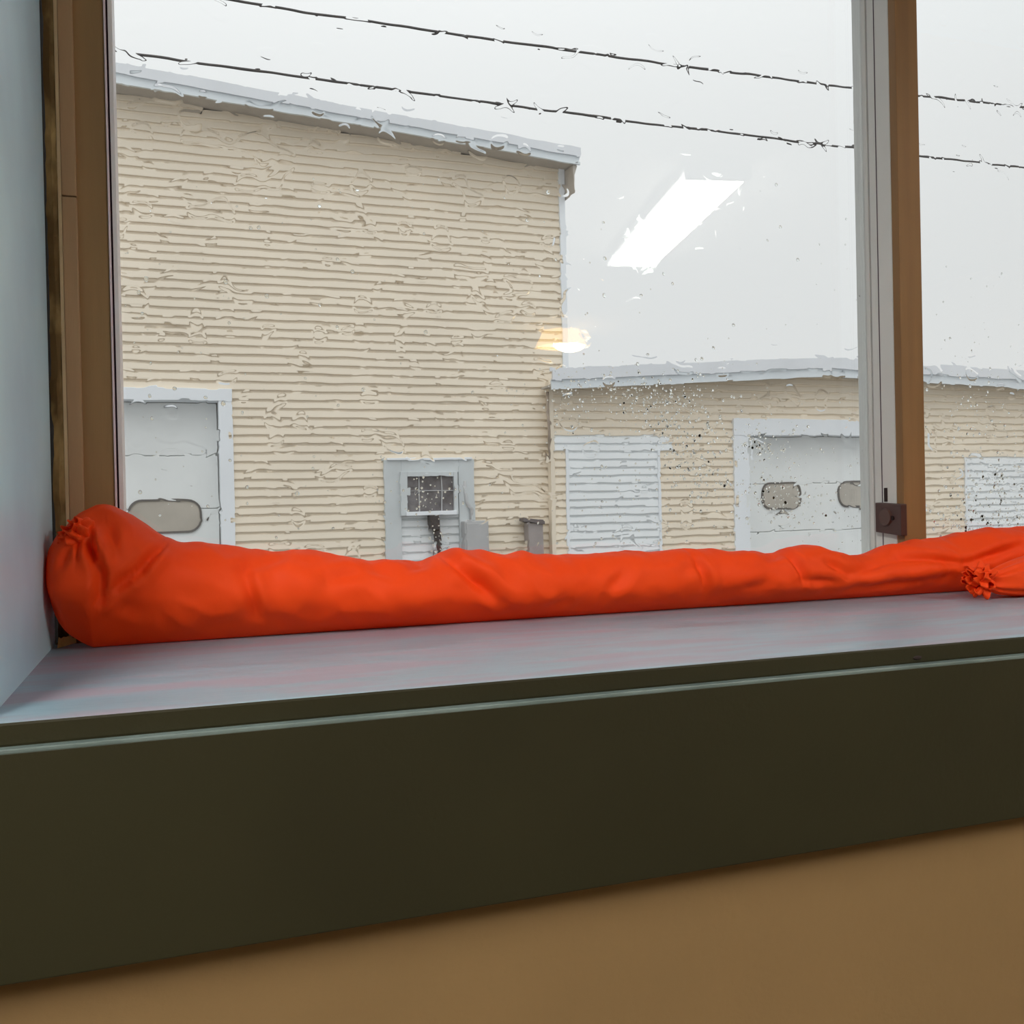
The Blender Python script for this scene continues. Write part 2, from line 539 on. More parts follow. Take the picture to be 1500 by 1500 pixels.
# meeting post: vinyl left face with tracks, honey wood face towards the room
YM = 1.052
xm = X(1320, 500, YM)                       # left edge of the wooden face
xm2 = X(1352, 500, YM)
obj('post_wood_face', box(xm, xm2, YM, YM + 0.014, ZS + 0.003, ZH - 0.01, 0.0012), M['oak'], WIN)
obj('post_face', box(xm - 0.0004, xm2 - 0.003, YM + 0.0142, YG - 0.012, ZS, ZH - 0.01, 0.0008), M['vinyl'], WIN)
obj('post_groove', box(xm + 0.004, xm2 - 0.003, YG - 0.012, YG - 0.007, ZS, ZH - 0.01), M['groove'], WIN)
obj('post_lip', box(xm + 0.001, xm2 - 0.003, YG - 0.007, YG + 0.022, ZS, ZH - 0.01, 0.0008), M['vinyl'], WIN)
obj('post_groove', box(xm - 0.0008, xm2, YG - 0.0275, YG - 0.026, ZS, ZH - 0.01), M['groove'], WIN)
# cam latch on the post
la = empty('latch', (xm, YM + 0.02, 1.41))
la.parent = WIN
la.location = Vector((xm, YM + 0.02, 1.41)) - Vector(WIN.location)
tag(la, 'dark brown sliding latch with a round thumb knob')
zl0, zl1 = Z(1300, 780, 1.07), Z(1300, 736, 1.07)
xl = xm - 0.009


def latch_part(name, bm, m):
    bmesh.ops.translate(bm, vec=-Vector((xm, YM + 0.02, 1.41)), verts=bm.verts)
    bmesh.ops.recalc_face_normals(bm, faces=bm.faces[:])
    me = bpy.data.meshes.new(name)
    bm.to_mesh(me)
    bm.free()
    me.materials.append(m)
    o = bpy.data.objects.new(name, me)
    COL.objects.link(o)
    o.parent = la
    return o


bm = box(xl, xm + 0.001, YM - 0.004, YG - 0.022, zl0, zl1, 0.0012)
for v in bm.verts:                         # the near end droops a little
    v.co.z -= 0.004 * (1 - (v.co.y - YM) / (YG - 0.022 - YM)) * (1.0 if v.co.z < (zl0 + zl1) / 2 else 0.55)
latch_part('latch_body', bm, M['latch'])
bm = bmesh.new()
bmesh.ops.create_cone(bm, cap_ends=True, segments=32, radius1=0.0125, radius2=0.011, depth=0.003)
bmesh.ops.rotate(bm, verts=bm.verts, cent=(0, 0, 0), matrix=Matrix.Rotation(-math.pi / 2, 3, 'Y'))
bmesh.ops.translate(bm, vec=(xl - 0.0012, YG - 0.043, (zl0 + zl1) / 2), verts=bm.verts)
latch_part('latch_knob', bm, M['latch2'])
bm = bmesh.new()
bmesh.ops.create_cone(bm, cap_ends=True, segments=20, radius1=0.003, radius2=0.003, depth=0.002)
bmesh.ops.rotate(bm, verts=bm.verts, cent=(0, 0, 0), matrix=Matrix.Rotation(-math.pi / 2, 3, 'Y'))
bmesh.ops.translate(bm, vec=(xl - 0.0006, YM + 0.012, (zl0 + zl1) / 2 - 0.001), verts=bm.verts)
latch_part('screw', bm, M['slotdark'])
p = on_y(1302, 722, 1.08)
ysl = YM + 0.031
latch_part('latch_slot', box(xm - 0.0016, xm + 0.0003, ysl, ysl + 0.006, zl1 + 0.001, zl1 + 0.020, 0.0006), M['slotdark'])


# glass panes: flat inside, water film outside
def pane(x0, x1, y0, z0, z1):
    t = 0.004
    bm = bmesh.new()
    add_box(bm, x0, x1, y0, y0 + t, z0, z1)
    bmesh.ops.recalc_face_normals(bm, faces=bm.faces[:])
    for f in bm.faces:
        f.material_index = 1 if f.normal.y > 0.9 else 0
    me = bpy.data.meshes.new('glass_pane')
    bm.to_mesh(me)
    bm.free()
    return tag(link_mesh('glass_pane', me, [M['glass'], M['wet']], WIN), 'rain-streaked clear glass pane')


YG2 = YG + 0.012
pane(xv3 - 0.001, xm + 0.003, YG, ZS + 0.03, ZH - 0.03)
pane(xm2 - 0.006, XR - 0.03, YG2 + 0.012, ZS + 0.03, ZH - 0.03)


# ------------------------------------------------------------------ orange bags along the back of the sill
def fbm(p, s, o=3):
    v, a = 0.0, 1.0
    for k in range(o):
        v += a * noise.noise(p * (s * 2 ** k))
        a *= 0.5
    return v


def seg_dist(px, pz, ax, az, bx, bz):
    dx, dz = bx - ax, bz - az
    L = dx * dx + dz * dz
    t = max(0, min(1, ((px - ax) * dx + (pz - az) * dz) / L))
    qx, qz = px - ax - t * dx, pz - az - t * dz
    s = (dx * qz - dz * qx)
    return math.hypot(qx, qz), t, (1 if s > 0 else -1)


YB = 1.000                                   # plane used to read the bag's outline
TOPS = [(71, 838), (75, 816), (82, 802), (92, 786), (104, 772), (120, 758), (140, 748), (163, 744), (185, 749), (205, 760), (225, 775),
        (245, 791), (262, 800), (300, 799), (340, 801), (400, 804), (470, 811), (520, 818), (545, 822), (575, 821), (600, 820),
        (625, 820), (645, 814), (670, 808), (740, 811), (800, 814), (860, 812), (920, 808), (1000, 803), (1050, 806), (1100, 805),
        (1145, 806), (1185, 800), (1215, 807), (1245, 814), (1275, 812), (1310, 801), (1350, 793), (1400, 785), (1450, 776), (1500, 770),
        (1600, 766), (1700, 775), (1800, 790), (1830, 830), (1840, 860)]
BOTS = [(71, 846), (75, 872), (82, 900), (95, 924), (112, 938), (135, 950), (160, 950)]
# creases on the room side: (x0,y0,x1,y1, depth, width) in photo pixels, metres; the cloth on one side stands over the other
CREASES = [
    (238, 800, 205, 835, 0.006, 0.006), (205, 835, 165, 862, 0.006, 0.006), (165, 862, 140, 885, 0.004, 0.007),
    (128, 790, 152, 838, 0.006, 0.006), (152, 838, 146, 872, 0.005, 0.006), (118, 792, 116, 822, 0.004, 0.003), (136, 785, 140, 822, 0.004, 0.003),
    (160, 775, 172, 815, 0.003, 0.006), (110, 800, 92, 832, 0.003, 0.004),
    (360, 850, 378, 905, 0.005, 0.007), (330, 845, 420, 815, 0.003, 0.008), (370, 812, 352, 850, 0.003, 0.008),
    (470, 822, 560, 818, 0.002, 0.008), (480, 850, 548, 835, 0.0035, 0.008), (548, 835, 590, 850, 0.003, 0.008),
    (655, 812, 735, 885, 0.007, 0.008), (690, 830, 760, 895, 0.003, 0.008), (640, 818, 600, 838, 0.003, 0.006),
    (930, 825, 890, 870, 0.003, 0.010), (1025, 815, 1040, 870, 0.005, 0.007), (1040, 825, 1000, 838, 0.003, 0.008),
    (1128, 822, 1165, 806, 0.004, 0.008), (1165, 812, 1180, 850, 0.005, 0.006), (1180, 850, 1230, 852, 0.004, 0.006),
    (1215, 825, 1245, 842, 0.004, 0.006), (1245, 842, 1330, 818, 0.004, 0.007), (1330, 818, 1420, 826, 0.005, 0.006),
    (1250, 868, 1400, 845, 0.004, 0.008), (1420, 826, 1500, 800, 0.005, 0.006), (1080, 862, 1130, 855, 0.003, 0.008)]


def bag_mesh(name, x_of, top_of, bot_of, yc_of, ry_of, N, K, creases, bulges, amp, parent, seedv, bury):
    bm = bmesh.new()
    rings = []
    nexp = 2.0 / 2.25
    for i in range(N + 1):
        u = i / N
        x, zt, zb_ = x_of(u), top_of(u), bot_of(u)
        yc, ry = yc_of(u), ry_of(u)
        zm, rz = (zt + zb_) / 2, max(0.0005, (zt - zb_) / 2)
        ring = []
        for k in range(K):
            a = 2 * math.pi * k / K
            c, s = math.cos(a), math.sin(a)
            cy = math.copysign(abs(c) ** nexp, c)
            sz = math.copysign(abs(s) ** nexp, s) if s > 0 else s
            if s < 0:                          # the belly hangs over a narrow foot
                cy *= 1 - 0.55 * s * s
            p = Vector((x, yc + ry * cy, zm + rz * sz))
            n = Vector((0, c * rz, s * ry))
            n = n.normalized() if n.length > 1e-6 else Vector((0, 0, 1))
            fade = min(1.0, rz / 0.02)
            d = amp * fade * (fbm(Vector((x * 0.9 + seedv, p.y, p.z)), 16, 3))
            q = Vector((x * 34 + p.z * 30 + seedv, p.z * 26 - x * 9, p.y * 12))
            d += amp * 0.75 * fade * (0.4 - abs(noise.noise(q))) * (0.4 + 0.9 * abs(noise.noise(Vector((x * 7 + seedv, p.z * 8, 1.5)))) * 2)
            if c < 0.35:
                wgt = min(1.0, (0.35 - c) / 0.5) * fade
                for (ax, az, bx, bz, dep, wd) in creases:
                    if min(ax, bx) - 4 * wd > x or max(ax, bx) + 4 * wd < x:
                        continue
                    dist, t, sgn = seg_dist(x, p.z, ax, az, bx, bz)
                    if dist > 4 * wd:
                        continue
                    ends = math.sin(math.pi * (0.12 + 0.76 * t))
                    e = dist / wd
                    v = -math.exp(-e * e * 1.6)
                    v += (0.55 if sgn > 0 else 0.15) * math.exp(-(e - 1.5) ** 2)
                    d += wgt * dep * v * ends
                for (bx, bz, rx_, rz_, h) in bulges:
                    e = ((x - bx) / rx_) ** 2 + ((p.z - bz) / rz_) ** 2
                    d += wgt * h * math.exp(-e)
            wb = max(0.0, min(1.0, (-0.35 - s) / 0.5))
            d *= 1 - wb
            p = p + n * d
            p.z = max(p.z, ZS + bury)
            ring.append(bm.verts.new(p))
        rings.append(ring)
    for A, B in zip(rings, rings[1:]):
        for k in range(K):
            bm.faces.new((A[k], A[(k + 1) % K], B[(k + 1) % K], B[k]))
    bm.faces.new(rings[0][::-1])
    bm.faces.new(rings[-1])
    return obj(name, bm, M['orange'], parent, smooth=True)


def tuft(name, base, axis, r0, r1, length, petals, seedv, parent, flop):
    """gathered cloth standing out beyond a tie: a pleated, irregular flare"""
    bm = bmesh.new()
    ax = Vector(axis).normalized()
    a = ax.cross(Vector((0, 0, 1)) if abs(ax.z) < 0.9 else Vector((1, 0, 0))).normalized()
    b = ax.cross(a)
    N, K = 16, 84
    outer, inner = [], []
    for i in range(N + 1):
        t = i / N
        ro, ri = [], []
        for k in range(K):
            f = 2 * math.pi * k / K
            lob = math.cos(petals * f + 1.3 * math.sin(2 * f + seedv)) * (0.10 + 0.12 * t)
            irr = 0.65 * noise.noise(Vector((math.cos(f) * 1.6 + seedv, math.sin(f) * 1.6, t * 2.2)))
            prof = r0 + (r1 - r0) * math.sin(math.pi * 0.74 * t) * 1.05
            rad = prof * (1 + lob + irr * t)
            ln = length * t * (1 + 0.22 * noise.noise(Vector((math.cos(f) * 2 + seedv * 3, math.sin(f) * 2, 0))))
            ln += length * 0.14 * t * t * math.cos(petals * f + 0.8)
            p = Vector(base) + ax * ln + a * (rad * math.cos(f)) + b * (rad * math.sin(f)) + Vector(flop) * (t * t)
            p.z = max(p.z, ZS + 0.0008)
            ro.append(bm.verts.new(p))
            ri.append(bm.verts.new(Vector(base) + ax * (ln - 0.0012) + (a * math.cos(f) + b * math.sin(f)) * max(0.0006, rad - 0.0015) + Vector(flop) * (t * t)
                                   + Vector((0, 0, 0.0004))))
        outer.append(ro)
        inner.append(ri)
    for R in (outer, inner):
        for A, B in zip(R, R[1:]):
            for k in range(K):
                bm.faces.new((A[k], A[(k + 1) % K], B[(k + 1) % K], B[k]))
    for k in range(K):
        bm.faces.new((outer[-1][k], outer[-1][(k + 1) % K], inner[-1][(k + 1) % K], inner[-1][k]))
        bm.faces.new((outer[0][k], outer[0][(k + 1) % K], inner[0][(k + 1) % K], inner[0][k]))
    return obj(name, bm, M['orange'], parent, smooth=True)


bag = tag(empty('sandbag', (X(700, 905, YB), 1.0, ZS)),
          'long orange cloth sandbag along the back of the sill with a humped knotted end', 'sandbag')
PX0, PX1 = 71.0, 1840.0
_px = []
for i in range(721):
    u = i / 720
    _px.append(PX0 + (PX1 - PX0) * (0.35 * u * u + 0.65 * u))


def pxu(u):
    f = u * 720
    i = min(719, int(f))
    return _px[i] + (_px[i + 1] - _px[i]) * (f - i)


def bag_x(u):
    q = pxu(u)
    return X(q, 860, YB)


def bag_top(u):
    q = pxu(u)
    return max(Z(q, smooth_table(TOPS, q), YB + 0.004), ZS + 0.004)


def bag_bot(u):
    q = pxu(u)
    return max(Z(q, smooth_table(BOTS, q), YB - 0.02), ZS + 0.0005)


RYS = [(71, 0.006), (76, 0.022), (86, 0.034), (105, 0.042), (140, 0.047), (200, 0.046), (260, 0.043), (400, 0.041), (700, 0.040), (1100, 0.038),
       (1250, 0.036), (1400, 0.036), (1790, 0.036), (1830, 0.02), (1840, 0.006)]
YCS = [(71, 0.985), (110, 0.990), (200, 0.996), (400, 1.000), (700, 1.004), (1100, 1.006), (1400, 1.006), (1840, 1.004)]
cr = []
for (a, b, c, d, dep, wd) in CREASES:
    pa, pb = on_y(a, b, 0.965), on_y(c, d, 0.965)
    cr.append((pa.x, pa.z, pb.x, pb.z, dep * (1.5 if a < 260 else 1.25), wd))
bl = []
for (a, b, ra, rb, h) in ((112, 850, 0.026, 0.034, 0.008), (175, 790, 0.022, 0.022, 0.005), (300, 850, 0.040, 0.030, 0.005), (440, 865, 0.05, 0.024, 0.004),
                          (600, 870, 0.05, 0.022, 0.004), (800, 850, 0.04, 0.02, 0.003), (1090, 840, 0.03, 0.018, 0.004), (1190, 825, 0.02, 0.02, 0.004),
                          (1340, 838, 0.05, 0.014, 0.005)):
    pb = on_y(a, b, 0.965)
    bl.append((pb.x, pb.z, ra, rb, h))
bag_mesh('bag_body', bag_x, bag_top, bag_bot, lambda u: smooth_table(YCS, pxu(u)), lambda u: max(0.004, smooth_table(RYS, pxu(u))),
         760, 96, cr, bl, 0.0055, bag, 3.0, 0.0006)
kp = on_y(124, 790, 0.958)
tuft('tied_end', kp, (-0.62, -0.25, 0.80), 0.008, 0.0140, 0.014, 9, 1.7, bag, (-0.002, 0, -0.002))
tuft('tied_end', kp, (-0.75, -0.35, 0.60), 0.0065, 0.0105, 0.018, 7, 6.3, bag, (-0.001, -0.001, 0))
_k0 = kp + Vector((0.006, 0.008, -0.012))
obj('gathered_neck', tube([_k0, _k0.lerp(kp, 0.5), kp, kp + Vector((-0.002, -0.001, 0.003))], [0.013, 0.0105, 0.007, 0.0062], 28), M['orange'], bag, smooth=True)

# second bag, its gathered end lying in front of the first
Y2 = 0.915
p_neck = on_y(1441, 850, Y2)
p_end_top = on_y(1500, 817, Y2)
bag2 = tag(empty('sandbag', (p_neck.x, Y2, ZS)), 'orange cloth sandbag lying in front with a frilled gathered end', 'sandbag')
bm = bmesh.new()
rings = []
N, K = 130, 112
for i in range(N + 1):
    t = i / N
    s = t * 0.62                                   # metres along the bag
    grow = 1 - math.exp(-(s / 0.030) ** 1.1)
    rz = 0.0062 + 0.0175 * grow + 0.008 * min(1, s / 0.3)
    ry = 0.0062 + 0.024 * grow
    if t > 0.93:
        k_ = math.sqrt(max(0.0, 1 - ((t - 0.93) / 0.07) ** 2))
        rz, ry = max(rz * k_, 0.001), max(ry * k_, 0.001)
    zc_ = ZS + max(rz, 0.0008) + 0.0008 + max(0, (p_neck.z - ZS - 0.0075)) * math.exp(-s / 0.02)
    ring = []
    for k in range(K):
        f = 2 * math.pi * k / K
        pl = math.exp(-s / 0.028)
        rip = 1 + 0.16 * pl * math.cos(9 * f + 1.5 * math.sin(3 * f)) + 0.05 * fbm(Vector((s * 30, math.cos(f), math.sin(f))), 1.6, 3)
        x = p_neck.x + s
        y = Y2 + 0.006 * s + ry * rip * math.cos(f)
        z = max(zc_ + rz * rip * math.sin(f), ZS + 0.0006)
        ring.append(bm.verts.new((x, y, z)))
    rings.append(ring)
for A, B in zip(rings, rings[1:]):
    for k in range(K):
        bm.faces.new((A[k], A[(k + 1) % K], B[(k + 1) % K], B[k]))
bm.faces.new(rings[0][::-1])
bm.faces.new(rings[-1])
obj('bag_body', bm, M['orange'], bag2, smooth=True)
tuft('tied_end', p_neck + Vector((0.002, 0, 0)), (-1, -0.25, 0.10), 0.0062, 0.0180, 0.015, 9, 4.1, bag2, (0, 0, -0.001))
tuft('tied_end', p_neck + Vector((0.001, 0, 0)), (-1, -0.30, 0.05), 0.0055, 0.0130, 0.022, 7, 8.7, bag2, (0, 0, 0))
tuft('tied_end', p_neck + Vector((0.001, 0, 0)), (-1, -0.10, 0.25), 0.0050, 0.0090, 0.025, 5, 2.2, bag2, (0, 0, 0.001))


# ------------------------------------------------------------------ raindrops on the outside of the panes
def drops(name, clusters, y, label, xr):
    bm = bmesh.new()
    rnd = random.Random(11)
    for (cx, cy, sx, sy, n, rmin, rmax) in clusters:
        for _ in range(n):
            if sx < 0:                                   # uniform box cx..sy given as -w
                px = cx + rnd.random() * -sx
                py = cy + rnd.random() * sy
            else:
                px, py = rnd.gauss(cx, sx), rnd.gauss(cy, sy)
            c = on_y(px, py, y)
            if not (xr[0] < c.x < xr[1] and ZS + 0.04 < c.z < ZH - 0.08):
                continue
            r = rmin + (rmax - rmin) * rnd.random() ** 2
            ex, ez = 0.75 + 0.5 * rnd.random(), 0.8 + 0.6 * rnd.random()
            rot = rnd.uniform(-0.6, 0.6)
            h = r * rnd.uniform(0.35, 0.6)
            K, L = 10, 4
            prev = None
            base = [bm.verts.new((0, 0, 0)) for _ in range(0)]
            cen = bm.verts.new((c.x, y + h, c.z))
            for l in range(1, L + 1):
                f = l / L * math.pi / 2
                ring = []
                for k in range(K):
                    g = 2 * math.pi * k / K
                    dx, dz = r * ex * math.sin(f) * math.cos(g), r * ez * math.sin(f) * math.sin(g)
                    ring.append(bm.verts.new((c.x + dx * math.cos(rot) - dz * math.sin(rot), y + h * math.cos(f), c.z + dx * math.sin(rot) + dz * math.cos(rot))))
                if prev is None:
                    for k in range(K):
                        bm.faces.new((cen, ring[k], ring[(k + 1) % K]))
                else:
                    for k in range(K):
                        bm.faces.new((prev[k], prev[(k + 1) % K], ring[(k + 1) % K], ring[k]))
                prev = ring
            fl = [bm.verts.new(v.co) for v in prev]
            bm.faces.new(fl)
    bmesh.ops.recalc_face_normals(bm, faces=bm.faces[:])
    for f in bm.faces:
        f.smooth = len(f.verts) < 6
    o = obj(name, bm, M['water'])
    for pl in o.data.polygons:
        pl.use_smooth = len(pl.vertices) < 6
    return tag(o, label, 'raindrops', None, 'stuff')


drops('raindrops', [
    (900, 575, 55, 16, 132, 0.0006, 0.0019), (965, 590, 45, 25, 242, 0.0006, 0.0020), (985, 640, 30, 25, 132, 0.0006, 0.0019),
    (1025, 680, 28, 50, 286, 0.0006, 0.0022), (1115, 655, 22, 14, 99, 0.0007, 0.0022), (1140, 725, 22, 18, 99, 0.0007, 0.0022),
    (1140, 700, 50, 50, 132, 0.0006, 0.0018), (835, 590, 20, 35, 66, 0.0006, 0.0017), (1200, 740, 50, 40, 66, 0.0006, 0.0019),
    (620, 725, 30, 18, 61, 0.0007, 0.0019), (900, 730, 40, 50, 99, 0.0005, 0.0016), (640, 790, 8, 18, 26, 0.0006, 0.0017),
    (180, 260, -1080, 530, 242, 0.0006, 0.0024)], YG + 0.00405, 'clear raindrops scattered over the outside of the wide pane', (xv3 + 0.002, xm - 0.008))
drops('raindrops', [
    (1455, 730, 45, 35, 330, 0.0007, 0.0026), (1440, 610, 45, 40, 132, 0.0006, 0.0022), (1430, 765, 35, 12, 132, 0.0007, 0.0024),
    (1370, 380, -300, 390, 132, 0.0006, 0.0022)], YG2 + 0.01605, 'clear raindrops thick on the pane beyond the wooden post', (xm2 - 0.002, XR - 0.06))


# ------------------------------------------------------------------ outside: ground, cables
structure('ground', box(-60, 80, YO, 120, -0.45, -0.25), M['asphalt'], 'wet grey asphalt yard outside the window')
YC = 6.0
for pts, lab in (([(330, 0), (560, 33), (750, 63), (965, 93), (1265, 130), (1500, 157)], 'upper black overhead cable crossing the grey sky'),
                 ([(172, 75), (375, 104), (640, 141), (925, 178), (1265, 217), (1500, 246)], 'lower black overhead cable crossing in front of the tall roof')):
    P = [on_y(a, b, YC) for a, b in pts]
    # fit z as a parabola of x so that the cable hangs evenly, and carry it on past the frame
    xs = [p.x for p in P]
    n = len(xs)
    S = [sum(x ** k for x in xs) for k in range(5)]
    T = [sum(p.z * p.x ** k for p in P) for k in range(3)]
    A = Matrix(((S[0], S[1], S[2]), (S[1], S[2], S[3]), (S[2], S[3], S[4])))
    co = A.inverted() @ Vector(T)
    path = []
    for i in range(81):
        x = -7 + 21 * i / 80
        path.append((x, YC, co[0] + co[1] * x + co[2] * x * x))
    tag(obj('overhead_cable', tube(path, 0.008, 8), M['cable'], smooth=True), lab, 'cable')

# ------------------------------------------------------------------ outside: the cream buildings
YA_W = 11.0                                        # wall face of the tall building
YB_W = 10.90                                       # wall face of the low building
E_ = 0.0975                                        # exposure of one course of siding
Z0 = -0.25


def bx_(px, py, y=YA_W):
    return X(px, py, y)


def board_mesh(L, parent, y, x0, z, m, name='siding_board'):
    k = round(L, 3)
    pr = [(0, 0), (-0.012, -0.004), (-0.026, 0.0), (-0.026, 0.010), (-0.016, 0.066), (-0.003, 0.074), (-0.003, E_), (0, E_)]
    bm = prism(pr, 'x', 0, L)
    bmesh.ops.translate(bm, vec=(x0, y, z), verts=bm.verts)
    return obj(name, bm, m, parent)


def building(name, label, loc):
    return tag(empty(name, loc), label, 'building')


def sub_intervals(a, b, holes):
    out = [(a, b)]
    for h0, h1 in holes:
        nx = []
        for s, e in out:
            if h1 <= s or h0 >= e:
                nx.append((s, e))
            else:
                if h0 > s:
                    nx.append((s, h0))
                if h1 < e:
                    nx.append((h1, e))
        out = nx
    return [(s, e) for s, e in out if e - s > 0.03]


def slot_pts(cx, cz, w2, h2, r, n=6):
    pts = []
    for (sx, sz, a0) in ((1, 1, 0), (-1, 1, 90), (-1, -1, 180), (1, -1, 270)):
        for i in range(n + 1):
            a = math.radians(a0 + 90 * i / n)
            pts.append((cx + sx * (w2 - r) + r * math.cos(a), cz + sz * (h2 - r) + r * math.sin(a)))
    return pts


def ring_frame(cx, cz, w2, h2, r, th, y0, y1):
    bm = bmesh.new()
    A, B = slot_pts(cx, cz, w2, h2, r), slot_pts(cx, cz, w2 + th, h2 + th, r + th)
    n = len(A)
    V = [[bm.verts.new((p[0], y, p[1])) for p in P] for y in (y0, y1) for P in (A, B)]
    for i in range(n):
        j = (i + 1) % n
        bm.faces.new((V[0][i], V[0][j], V[1][j], V[1][i]))
        bm.faces.new((V[2][i], V[2][j], V[3][j], V[3][i]))
        bm.faces.new((V[1][i], V[1][j], V[3][j], V[3][i]))
        bm.faces.new((V[0][i], V[0][j], V[2][j], V[2][i]))
    return bm


def overhead_door(par, x0, x1, z0, z1, ywall, slots, frame_w, recess, secs):
    """trim round the opening, recessed sectional door, slot windows"""
    obj('door_trim', box(x0 - frame_w, x0, ywall - 0.045, ywall + recess, z0, z1, 0.004), M['wtrim'], par)
    obj('door_trim', box(x1, x1 + frame_w, ywall - 0.045, ywall + recess, z0, z1, 0.004), M['wtrim'], par)
    obj('door_header', box(x0 - frame_w, x1 + frame_w, ywall - 0.05, ywall + recess, z1, z1 + frame_w * 0.95, 0.004), M['wtrim'], par)
    d = obj('garage_door', box(x0, x1, ywall + recess + 0.035, ywall + recess + 0.06, z0, z1), M['wdoor'], par)
    h = (z1 - z0) / secs
    for k in range(secs):
        obj('door_section', box(x0 + 0.01, x1 - 0.01, ywall + recess, ywall + recess + 0.04, z0 + k * h + 0.004, z0 + (k + 1) * h - 0.004, 0.008), M['wdoor'], d)
    for (cx, cz, w2, h2) in slots:
        yy = ywall + recess
        obj('slot_frame', ring_frame(cx, cz, w2, h2, min(w2, h2) * 0.75, 0.022, yy - 0.016, yy + 0.003), M['gasket'], d)
        obj('slot_pane', prism(slot_pts(cx, cz, w2, h2, min(w2, h2) * 0.75), 'y', yy - 0.004, yy + 0.002), M['pane'], d)


# ---- tall building
T1 = building('tall_building', 'tall cream clapboard building with a sloping grey roof edge', (1.0, YA_W, Z0))
XA0, XA1 = -7.0, bx_(827, 400)
YF = YA_W - 0.32
pL, pR = on_y(170, 95, YF), on_y(848, 219, YF)
sl = (pR.z - pL.z) / (pR.x - pL.x)
hf = pL.z - on_y(170, 122, YF).z
XAP = -3.2                                          # ridge, hidden behind the reveal


def rakeA(x):
    zr = pL.z + sl * (XAP - pL.x)
    return zr + sl * abs(x - XAP)


wallA = obj('wall_core', prism([(XA0, Z0), (XA1, Z0), (XA1, rakeA(XA1) - 0.16), (XAP, rakeA(XAP) - 0.16), (XA0, rakeA(XA0) - 0.16)],
                               'y', YA_W + 0.55, YA_W + 0.7), M['inner'], T1)
tag(wallA, 'cream painted lap siding wall')
# openings of the tall wall
yd = YA_W
dz1 = Z(320, 588, yd)
fwA = bx_(341, 640) - bx_(321, 640)
dx1 = bx_(321, 640)
dx0 = dx1 - 3.0
wx0, wx1 = bx_(562, 720), bx_(693, 720)
wz1 = Z(620, 674, yd)
openA = [(dx0 - fwA + 0.005, dx1 + fwA - 0.005, Z0, dz1 + fwA * 0.95 - 0.005), (wx0, wx1, Z0 + 0.4, wz1)]
XB0 = X(805, 600, YB_W)
zB_at = Z(808, 560, YB_W)
nA = int((rakeA(XAP) - Z0) / E_) + 1
for k in range(nA):
    z = Z0 + k * E_
    xa, xb = XA0, XA1 - 0.06
    # stop where the course runs into the rake
    ztop = z + E_ * 0.8
    lim = rakeA(XAP) - 0.13
    if ztop > lim:
        break
    half = (rakeA(XAP) - 0.10 - ztop) / -sl
    xa, xb = max(xa, XAP - half), min(xb, XAP + half)
    holes = [(a, b) for (a, b, c, d) in openA if z + E_ * 0.6 > c and z + E_ * 0.4 < d]
    if z < zB_at - 0.15:
        xb = min(xb, XB0 + 0.12)
    for s, e in sub_intervals(xa, xb, holes):
        board_mesh(e - s, wallA, YA_W, s, z, M['cream'])
obj('corner_board', box(XA1 - 0.065, XA1 + 0.01, YA_W - 0.045, YA_W + 0.1, Z0, rakeA(XA1) - 0.12, 0.004), M['wtrim'], T1)
obj('side_wall', box(XA1 - 0.05, XA1, YA_W + 0.02, YA_W + 9, Z0, rakeA(XA1) - 0.16), M['cream'], T1)
obj('side_wall', box(XA0, XA0 + 0.05, YA_W + 0.02, YA_W + 9, Z0, rakeA(XA0) - 0.16), M['cream'], T1)


def rake_board(par, pts, y0, y1, dz0, dz1, m, name):
    """board following the roof edge through pts (x, ztop), spanning ztop-dz1 .. ztop-dz0"""
    for (xa, za), (xb, zb_) in zip(pts, pts[1:]):
        bm = prism([(xa, za - dz1), (xb, zb_ - dz1), (xb, zb_ - dz0), (xa, za - dz0)], 'y', y0, y1)
        obj(name, bm, m, par)


XRA = pR.x
ptsA = [(2 * XAP - XRA, rakeA(XRA)), (XAP, rakeA(XAP)), (XRA, rakeA(XRA))]
rake_board(T1, ptsA, YF - 0.04, YA_W + 9, 0, 0.05, M['roof'], 'roof_deck')
rake_board(T1, ptsA, YF - 0.055, YF - 0.02, 0, hf * 0.56, M['fasc1'], 'rake_trim')
rake_board(T1, ptsA, YF - 0.03, YF, hf * 0.5, hf, M['fasc2'], 'fascia_board')
rake_board(T1, ptsA, YF, YA_W + 0.05, hf * 0.75, hf * 0.85, M['soffit'], 'soffit')
# bracket under the roof end
bm = prism([(XA1 + 0.01, rakeA(XA1) - hf), (XRA - 0.02, rakeA(XRA) - hf), (XRA - 0.06, rakeA(XRA) - hf - 0.12), (XA1 + 0.02, rakeA(XA1) - hf - 0.34)], 'y', YF + 0.02, YA_W + 0.1)
obj('eave_return', bm, M['soffit'], T1)

# left overhead door
s0, s1 = on_y(190, 735, yd + 0.2), on_y(293, 777, yd + 0.2)
sw, sh = (s1.x - s0.x) / 2, (s0.z - s1.z) / 2
scx, scz = (s0.x + s1.x) / 2, (s0.z + s1.z) / 2
overhead_door(T1, dx0, dx1, Z0, dz1, yd, [(scx - 1.02 * k, scz, sw, sh) for k in range(3)], fwA, 0.20, 5)

